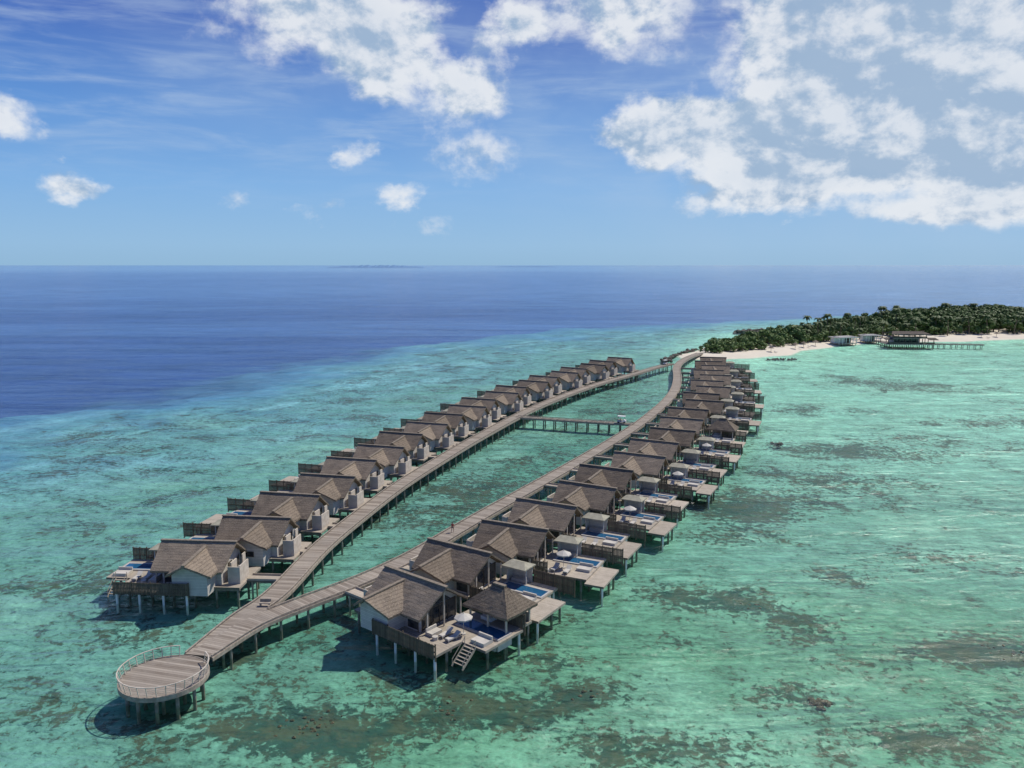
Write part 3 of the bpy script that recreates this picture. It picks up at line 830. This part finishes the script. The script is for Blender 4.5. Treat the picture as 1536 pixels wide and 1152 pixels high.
# ------------------------------------------------------------ island buildings
def beach_pavilion(x,y,rz,w,d,name='beach_pavilion',zf=1.6):
    e=empty(name,(x,y,0),rz)
    a=MB(); a.box(-w/2,w/2,-d/2,d/2,zf-.3,zf)
    for i in range(6):
        for j in (-1,1): a.cyl(-w/2+.6+(w-1.2)*i/5,j*(d/2-.5),-1.5,zf-.3,.18)
    obj('floor',a.mesh('floor',M_deck),e)
    a=MB(); a.box(-w/2-.8,w/2+.8,-d/2-.8,d/2+.8,zf+3.1,zf+3.45); a.box(-w/2+1,w/2-1,-d/2+1,d/2-1,zf+3.453,zf+3.8); obj('roof',a.mesh('roof',M_stone),e)
    a=MB()
    for i in range(6):
        for j in (-1,1): a.box(-w/2+.4+(w-.8)*i/5-.12,-w/2+.4+(w-.8)*i/5+.12,j*(d/2-.3)-.12,j*(d/2-.3)+.12,zf,zf+3.1)
    a.box(-w/2+.5,w/2*.2,.5,d/2-.5,zf,zf+3.09); obj('walls',a.mesh('walls',M_white),e)
    a=MB(); a.box(w/2*.2+.1,w/2-.6,.8,.9,zf,zf+3); obj('windows',a.mesh('windows',M_glass),e)
beach_pavilion(186,441,.35,13,7)
beach_pavilion(206,453,.2,9,6)
def restaurant(x,y,rz):
    e=empty('overwater_restaurant',(x,y,0),rz)
    a=MB(); a.box(-13,13,-6,6,1.6,2.0)
    for i in range(9):
        for j in (-5,0,5): a.cyl(-12+3*i,j,-1.6,1.6,.22)
    a.box(-9,9,-4,5,4.9,5.2); obj('floors',a.mesh('floors',M_kerb),e)
    a=MB()
    for i in range(9):
        for j in (-5.5,5.5): a.box(-12.2+3*i,-11.9+3*i,j-.15,j+.15,2.0,4.9)
    for i in range(7):
        for j in (-3.8,4.7): a.box(-9+2.9*i,-8.75+2.9*i,j-.12,j+.12,5.2,7.6)
    a.box(-12.5,12.5,-6.0,-5.93,2.3,3.0); a.box(-9,9,-4.05,-3.98,5.4,6.1)
    obj('posts_and_railings',a.mesh('posts',M_dark),e)
    a=MB(); a.box(-8,6,-1,4.5,2.0,4.9); obj('walls',a.mesh('walls',M_wall),e)
    a=MB(); a.box(-7.5,5.5,-1.06,-1.0,2.2,4.5); obj('windows',a.mesh('windows',M_glass),e)
    a=MB(); a.roofplane((-10.5,-5.3,7.4),(10.5,-5.3,7.4),(8,.4,8.6),(-8,.4,8.6),14,5); a.roofplane((10.5,6,7.4),(-10.5,6,7.4),(-8,.4,8.6),(8,.4,8.6),14,5)
    a.roofplane((-14,-6.6,4.6),(-9.3,-6.6,4.6),(-9.3,-2,5.3),(-14,-2,5.3),6,4); a.roofplane((9.3,-6.6,4.6),(14,-6.6,4.6),(14,-2,5.3),(9.3,-2,5.3),6,4)
    obj('roof',a.mesh('roof',make_thatch('dark_thatch',(.12,.10,.085),(.08,.07,.06),(.16,.135,.11))),e)
restaurant(219,436,-.08)
walkway('jetty',catmull([(232,435),(242,433),(258,430)]),3.0,1.8,1,0,0,3)
walkway('jetty',catmull([(206,460),(210,452),(213,442)]),2.4,1.78,1,0,0,3)
def cabana(x,y,rz):
    e=empty('beach_parasol_hut',(x,y,1.2),rz); a=MB(); a.cyl(0,0,0,2.4,.09)
    obj('pole',a.mesh('pole',M_trunk),e); a=MB(); N=10
    for k in range(N):
        p=2*math.pi*k/N; q=2*math.pi*(k+1)/N; a.quad((1.7*math.cos(p),1.7*math.sin(p),2.1),(1.7*math.cos(q),1.7*math.sin(q),2.1),(0,0,3.1))
    obj('thatch',a.mesh('thatch',M_thatch),e)
for x,y in ((150,416),(157,423),(166,430),(225,465),(238,468),(285,478),(296,481),(131,397)): cabana(x,y,0)
for x,y in ((153,417),(160,423),(288,476),(240,466),(133,396)): obj('sun_lounger',ME_lou,None,(x,y,1.2),(0,0,.4))

# ------------------------------------------------------------ golf cart
M_black=mat_noise('rubber',(.02,.02,.02),(.035,.035,.035),3,.8)
M_seat=mat_noise('seat_vinyl',(.35,.30,.22),(.42,.36,.28),3,.7)
def cart_parts():
    b=MB(); b.box(-1.15,1.15,-.6,.6,.32,.5); b.box(.55,1.15,-.58,.58,.5,.85); b.beam((1.05,0,.7),(.62,0,1.0),1.1,.12); b.box(-1.15,-.35,-.58,.58,.5,.78)
    b.box(-1.1,1.0,-.62,.62,1.88,1.96)
    s=MB(); s.box(-.3,.25,-.55,.55,.72,.86); s.box(-.42,-.3,-.55,.55,.78,1.25); s.box(-1.1,-.5,-.55,.55,.78,.9)
    p=MB()
    for x in (-1.0,.75):
        for y in (-.56,.56): p.beam((x+(.2 if x>0 else 0),y,.8),(x,y,1.88),.05)
    p.beam((.6,.25,.85),(.42,.25,1.1),.05)
    w=MB()
    for x in (-.8,.8):
        for y in (-.56,.56):
            i=len(w.v);n=14
            for dy in (-.09,.09):
                for k in range(n): w.v.append((x+.25*math.cos(2*math.pi*k/n),y+dy,.25+.25*math.sin(2*math.pi*k/n)))
            for k in range(n): w.f.append((i+k,i+(k+1)%n,i+n+(k+1)%n,i+n+k))
            w.f.append(tuple(i+k for k in range(n))); w.f.append(tuple(i+n+k for k in reversed(range(n))))
    return {'body':b.mesh('body',M_white),'seats':s.mesh('seats',M_seat),'frame':p.mesh('frame',M_dark),'wheels':w.mesh('wheels',M_black)}
CP=cart_parts()
for x,y,rz in ((30,211.7,-.33),(66.5,339.5,.9)):
    e=empty('golf_cart',(x,y,2.21),rz)
    for n,me_ in CP.items(): obj(n,me_,e)
# ------------------------------------------------------------ people on the boardwalk
SKIN=mat_noise('skin',(.42,.26,.18),(.46,.29,.2),3,.6)
def person(x,y,z_,rz,shirt):
    e=empty('walking_person',(x,y,z_),rz)
    def skin(name,V,E,Rd,mat,sub=1):
        me=bpy.data.meshes.new(name); me.from_pydata(V,E,[]); o=obj(name,me,e); me.materials.append(mat)
        md=o.modifiers.new('skin','SKIN')
        for i,r in enumerate(Rd): me.skin_vertices[0].data[i].radius=(r,r*.85)
        me.skin_vertices[0].data[0].use_root=True
        sm=o.modifiers.new('sub','SUBSURF'); sm.levels=sub; sm.render_levels=sub
        return o
    V=[(0,0,.95),(0,0,1.15),(0,.01,1.38),(0,.02,1.5),(0,.03,1.6),(0,.03,1.7),
       (.19,0,1.40),(.25,-.06,1.12),(.26,.08,.88),(-.19,0,1.40),(-.25,.05,1.12),(-.26,.18,.92),
       (.09,0,.9),(.11,.2,.5),(.11,.1,.08),(.11,.24,.04),(-.09,0,.9),(-.11,-.08,.5),(-.11,-.32,.12),(-.11,-.2,.04)]
    E=[(0,1),(1,2),(2,3),(3,4),(4,5),(2,6),(6,7),(7,8),(2,9),(9,10),(10,11),(0,12),(12,13),(13,14),(14,15),(0,16),(16,17),(17,18),(18,19)]
    Rd=[.14,.13,.16,.055,.10,.09,.065,.045,.035,.065,.045,.035,.10,.065,.045,.035,.10,.065,.045,.035]
    skin('body',V,E,Rd,SKIN,2)
    skin('shirt',[(0,0,1.0),(0,0,1.15),(0,.01,1.4),(.2,0,1.38),(.235,-.03,1.2),(-.2,0,1.38),(-.235,.03,1.2)],[(0,1),(1,2),(2,3),(3,4),(2,5),(5,6)],[.165,.15,.175,.085,.07,.085,.07],mat_noise('shirt_cloth',shirt,shirt,3,.9),1)
    skin('shorts',[(0,0,.98),(.09,0,.88),(.11,.11,.66),(-.09,0,.88),(-.11,-.04,.66)],[(0,1),(1,2),(0,3),(3,4)],[.16,.12,.09,.12,.09],mat_noise('shorts_cloth',(.05,.06,.09),(.06,.07,.1),3,.9),1)
    skin('hair',[(0,.0,1.72),(0,-.03,1.66)],[(0,1)],[.105,.09],M_black,2)
person(-9.6,122.5,2.21,-.4,(.45,.08,.06))

# ------------------------------------------------------------ light and sky
SUN_AZ=R(56); SUN_EL=R(54)
sd=Vector((math.sin(SUN_AZ)*math.cos(SUN_EL),math.cos(SUN_AZ)*math.cos(SUN_EL),math.sin(SUN_EL)))
sl=bpy.data.lights.new('sun','SUN'); sl.energy=4.1; sl.angle=R(.9); sl.color=(1,.95,.87)
so=bpy.data.objects.new('sun',sl); col.objects.link(so); so.rotation_euler=(-sd).to_track_quat('-Z','Y').to_euler(); so.location=(100,100,200)
w=bpy.data.worlds.new('World'); scene.world=w; w.use_nodes=True; t=NT(w.node_tree)
bg=w.node_tree.nodes['Background']; bg.inputs['Strength'].default_value=.1
sky=t.add('ShaderNodeTexSky',sky_type='NISHITA'); sky.sun_disc=False; sky.sun_elevation=SUN_EL; sky.sun_rotation=SUN_AZ
tc=t.add('ShaderNodeTexCoord'); sep=t.add('ShaderNodeSeparateXYZ'); t.link(tc.outputs['Generated'],sep.inputs[0])
az=t.math('ARCTAN2',sep.outputs[0],sep.outputs[1]); el=t.math('ARCSINE',sep.outputs[2])
az=t.math('MULTIPLY',az,57.2958); el=t.math('MULTIPLY',el,57.2958)
cr=t.add('ShaderNodeValToRGB'); t.link(t.math('DIVIDE',el,45.0,clamp=True),cr.inputs[0])
stops=[(0.0,(146,188,222)),(.03,(146,190,228)),(.12,(124,176,230)),(.22,(90,146,216)),(.34,(56,100,188)),(.6,(40,78,162)),(1.0,(34,68,148))]
cr.color_ramp.elements[0].position=0; cr.color_ramp.elements[0].color=lin4(*stops[0][1])
cr.color_ramp.elements[1].position=1; cr.color_ramp.elements[1].color=lin4(*stops[-1][1])
for p,c in stops[1:-1]:
    e_=cr.color_ramp.elements.new(p); e_.color=lin4(*c)
ten=t.vscale(cr.outputs[0],10.0)
skyc=t.mix(.9,sky.outputs[0],ten)
cmb=t.add('ShaderNodeCombineXYZ'); t.link(az,cmb.inputs[0]); t.link(t.math('MULTIPLY',el,1.35),cmb.inputs[1])
Q=cmb.outputs[0]
wn=t.vmath('SUBTRACT',t.noise(Q,.2,5,.62,color=True),(.5,.5,.5))
QW=t.vmath('ADD',Q,t.vscale(wn,5.5))
def blobs(Qv,L):
    tot=None
    for (a,e,ra,re,wt) in L:
        d=t.vmath('SUBTRACT',Qv,(a,e*1.35,0)); d=t.vmath('MULTIPLY',d,(1/ra,1/(re*1.35),0))
        ln=t.vmath('LENGTH',d,out=1); g=t.maprange(ln,0.0,1.7,wt,0.0)
        tot=g if tot is None else t.math('ADD',tot,g)
    return tot
BL=[(-13.5,16.6,8.0,4.4,1.0),(-8.0,13.8,3.8,3.2,.7),(-2.6,12.1,2.8,2.2,1.0),(-33.0,8.8,3.4,1.9,1.0),(-29,5.0,2.0,1.2,.85),(-8.1,4.7,2.0,1.0,.8),(-3.3,7.5,4.6,2.6,.7),(0,15.4,2.4,1.7,.8),
    (9.3,9.0,3.2,2.3,1.2),(13.8,9.2,3.4,1.9,.9),(6.0,17.0,5.5,3.0,1.0),(19.5,7.2,6.5,2.9,1.25),(17,5.2,4.5,1.6,.8),(19.5,14.6,7.5,5.0,1.25),(30.5,12.5,8.0,8.5,1.35),(31,6.6,6.0,3.2,1.1),(24,10.0,5,3.4,.8),
    (-10.7,7.8,1.3,1.6,.7),(-14.2,3.8,3.0,.9,.6),(-19,4.5,2.0,.9,.5),(12,3.6,4.5,1.0,.55),(-5.5,2.8,4.5,.7,.4),(24,3.2,7,.8,.45)]
bl=blobs(QW,BL)
def dens(Qv): return t.noise(Qv,.17,8,.60,.1)
dn=dens(Q); dn2=dens(t.vmath('ADD',Q,(.6,.95,0)))
tot=t.math('ADD',t.math('MULTIPLY',dn,.95),t.math('MULTIPLY',bl,.54))
cov=t.maprange(tot,.68,.96)
core=t.maprange(tot,.90,1.35)
cov=t.math('MULTIPLY',cov,t.maprange(el,.3,3.0))
cn=t.noise(t.mapping(Q,scale=(.35,1.6,1),rot=(0,0,-.12)),.35,5,.6,.4)
cirr=t.math('MULTIPLY',t.maprange(cn,.40,.78,0,.42),t.maprange(el,2,10))
veil=t.math('MULTIPLY',blobs(Q,[(24,10,22,10,1.0),(-10,13,16,7,.5)]),t.maprange(t.noise(Q,.12,4,.5),.3,.7,.2,.6))
skyc=t.mix(cirr,skyc,(5.0,6.2,7.8,1))
skyc=t.mix(veil,skyc,(4.2,5.7,7.6,1))
lit=t.maprange(t.math('ADD',t.math('SUBTRACT',dn,dn2),t.math('MULTIPLY',t.math('SUBTRACT',.6,core),.07)),-.085,.09)
cloudc=t.mix(lit,(3.3,4.6,6.3,1),(8.1,8.4,8.8,1))
cloudc=t.mix(t.math('MULTIPLY',core,.22),cloudc,(4.6,5.7,7.1,1))
final=t.mix(t.math('MULTIPLY',cov,.92),skyc,cloudc)
t.link(final,bg.inputs['Color'])
scene.view_settings.view_transform='Standard'; scene.view_settings.look='None'; scene.view_settings.exposure=0
print('villas',len([o for o in bpy.data.objects if o.name.startswith('overwater_villa')]),'trees',cnt)
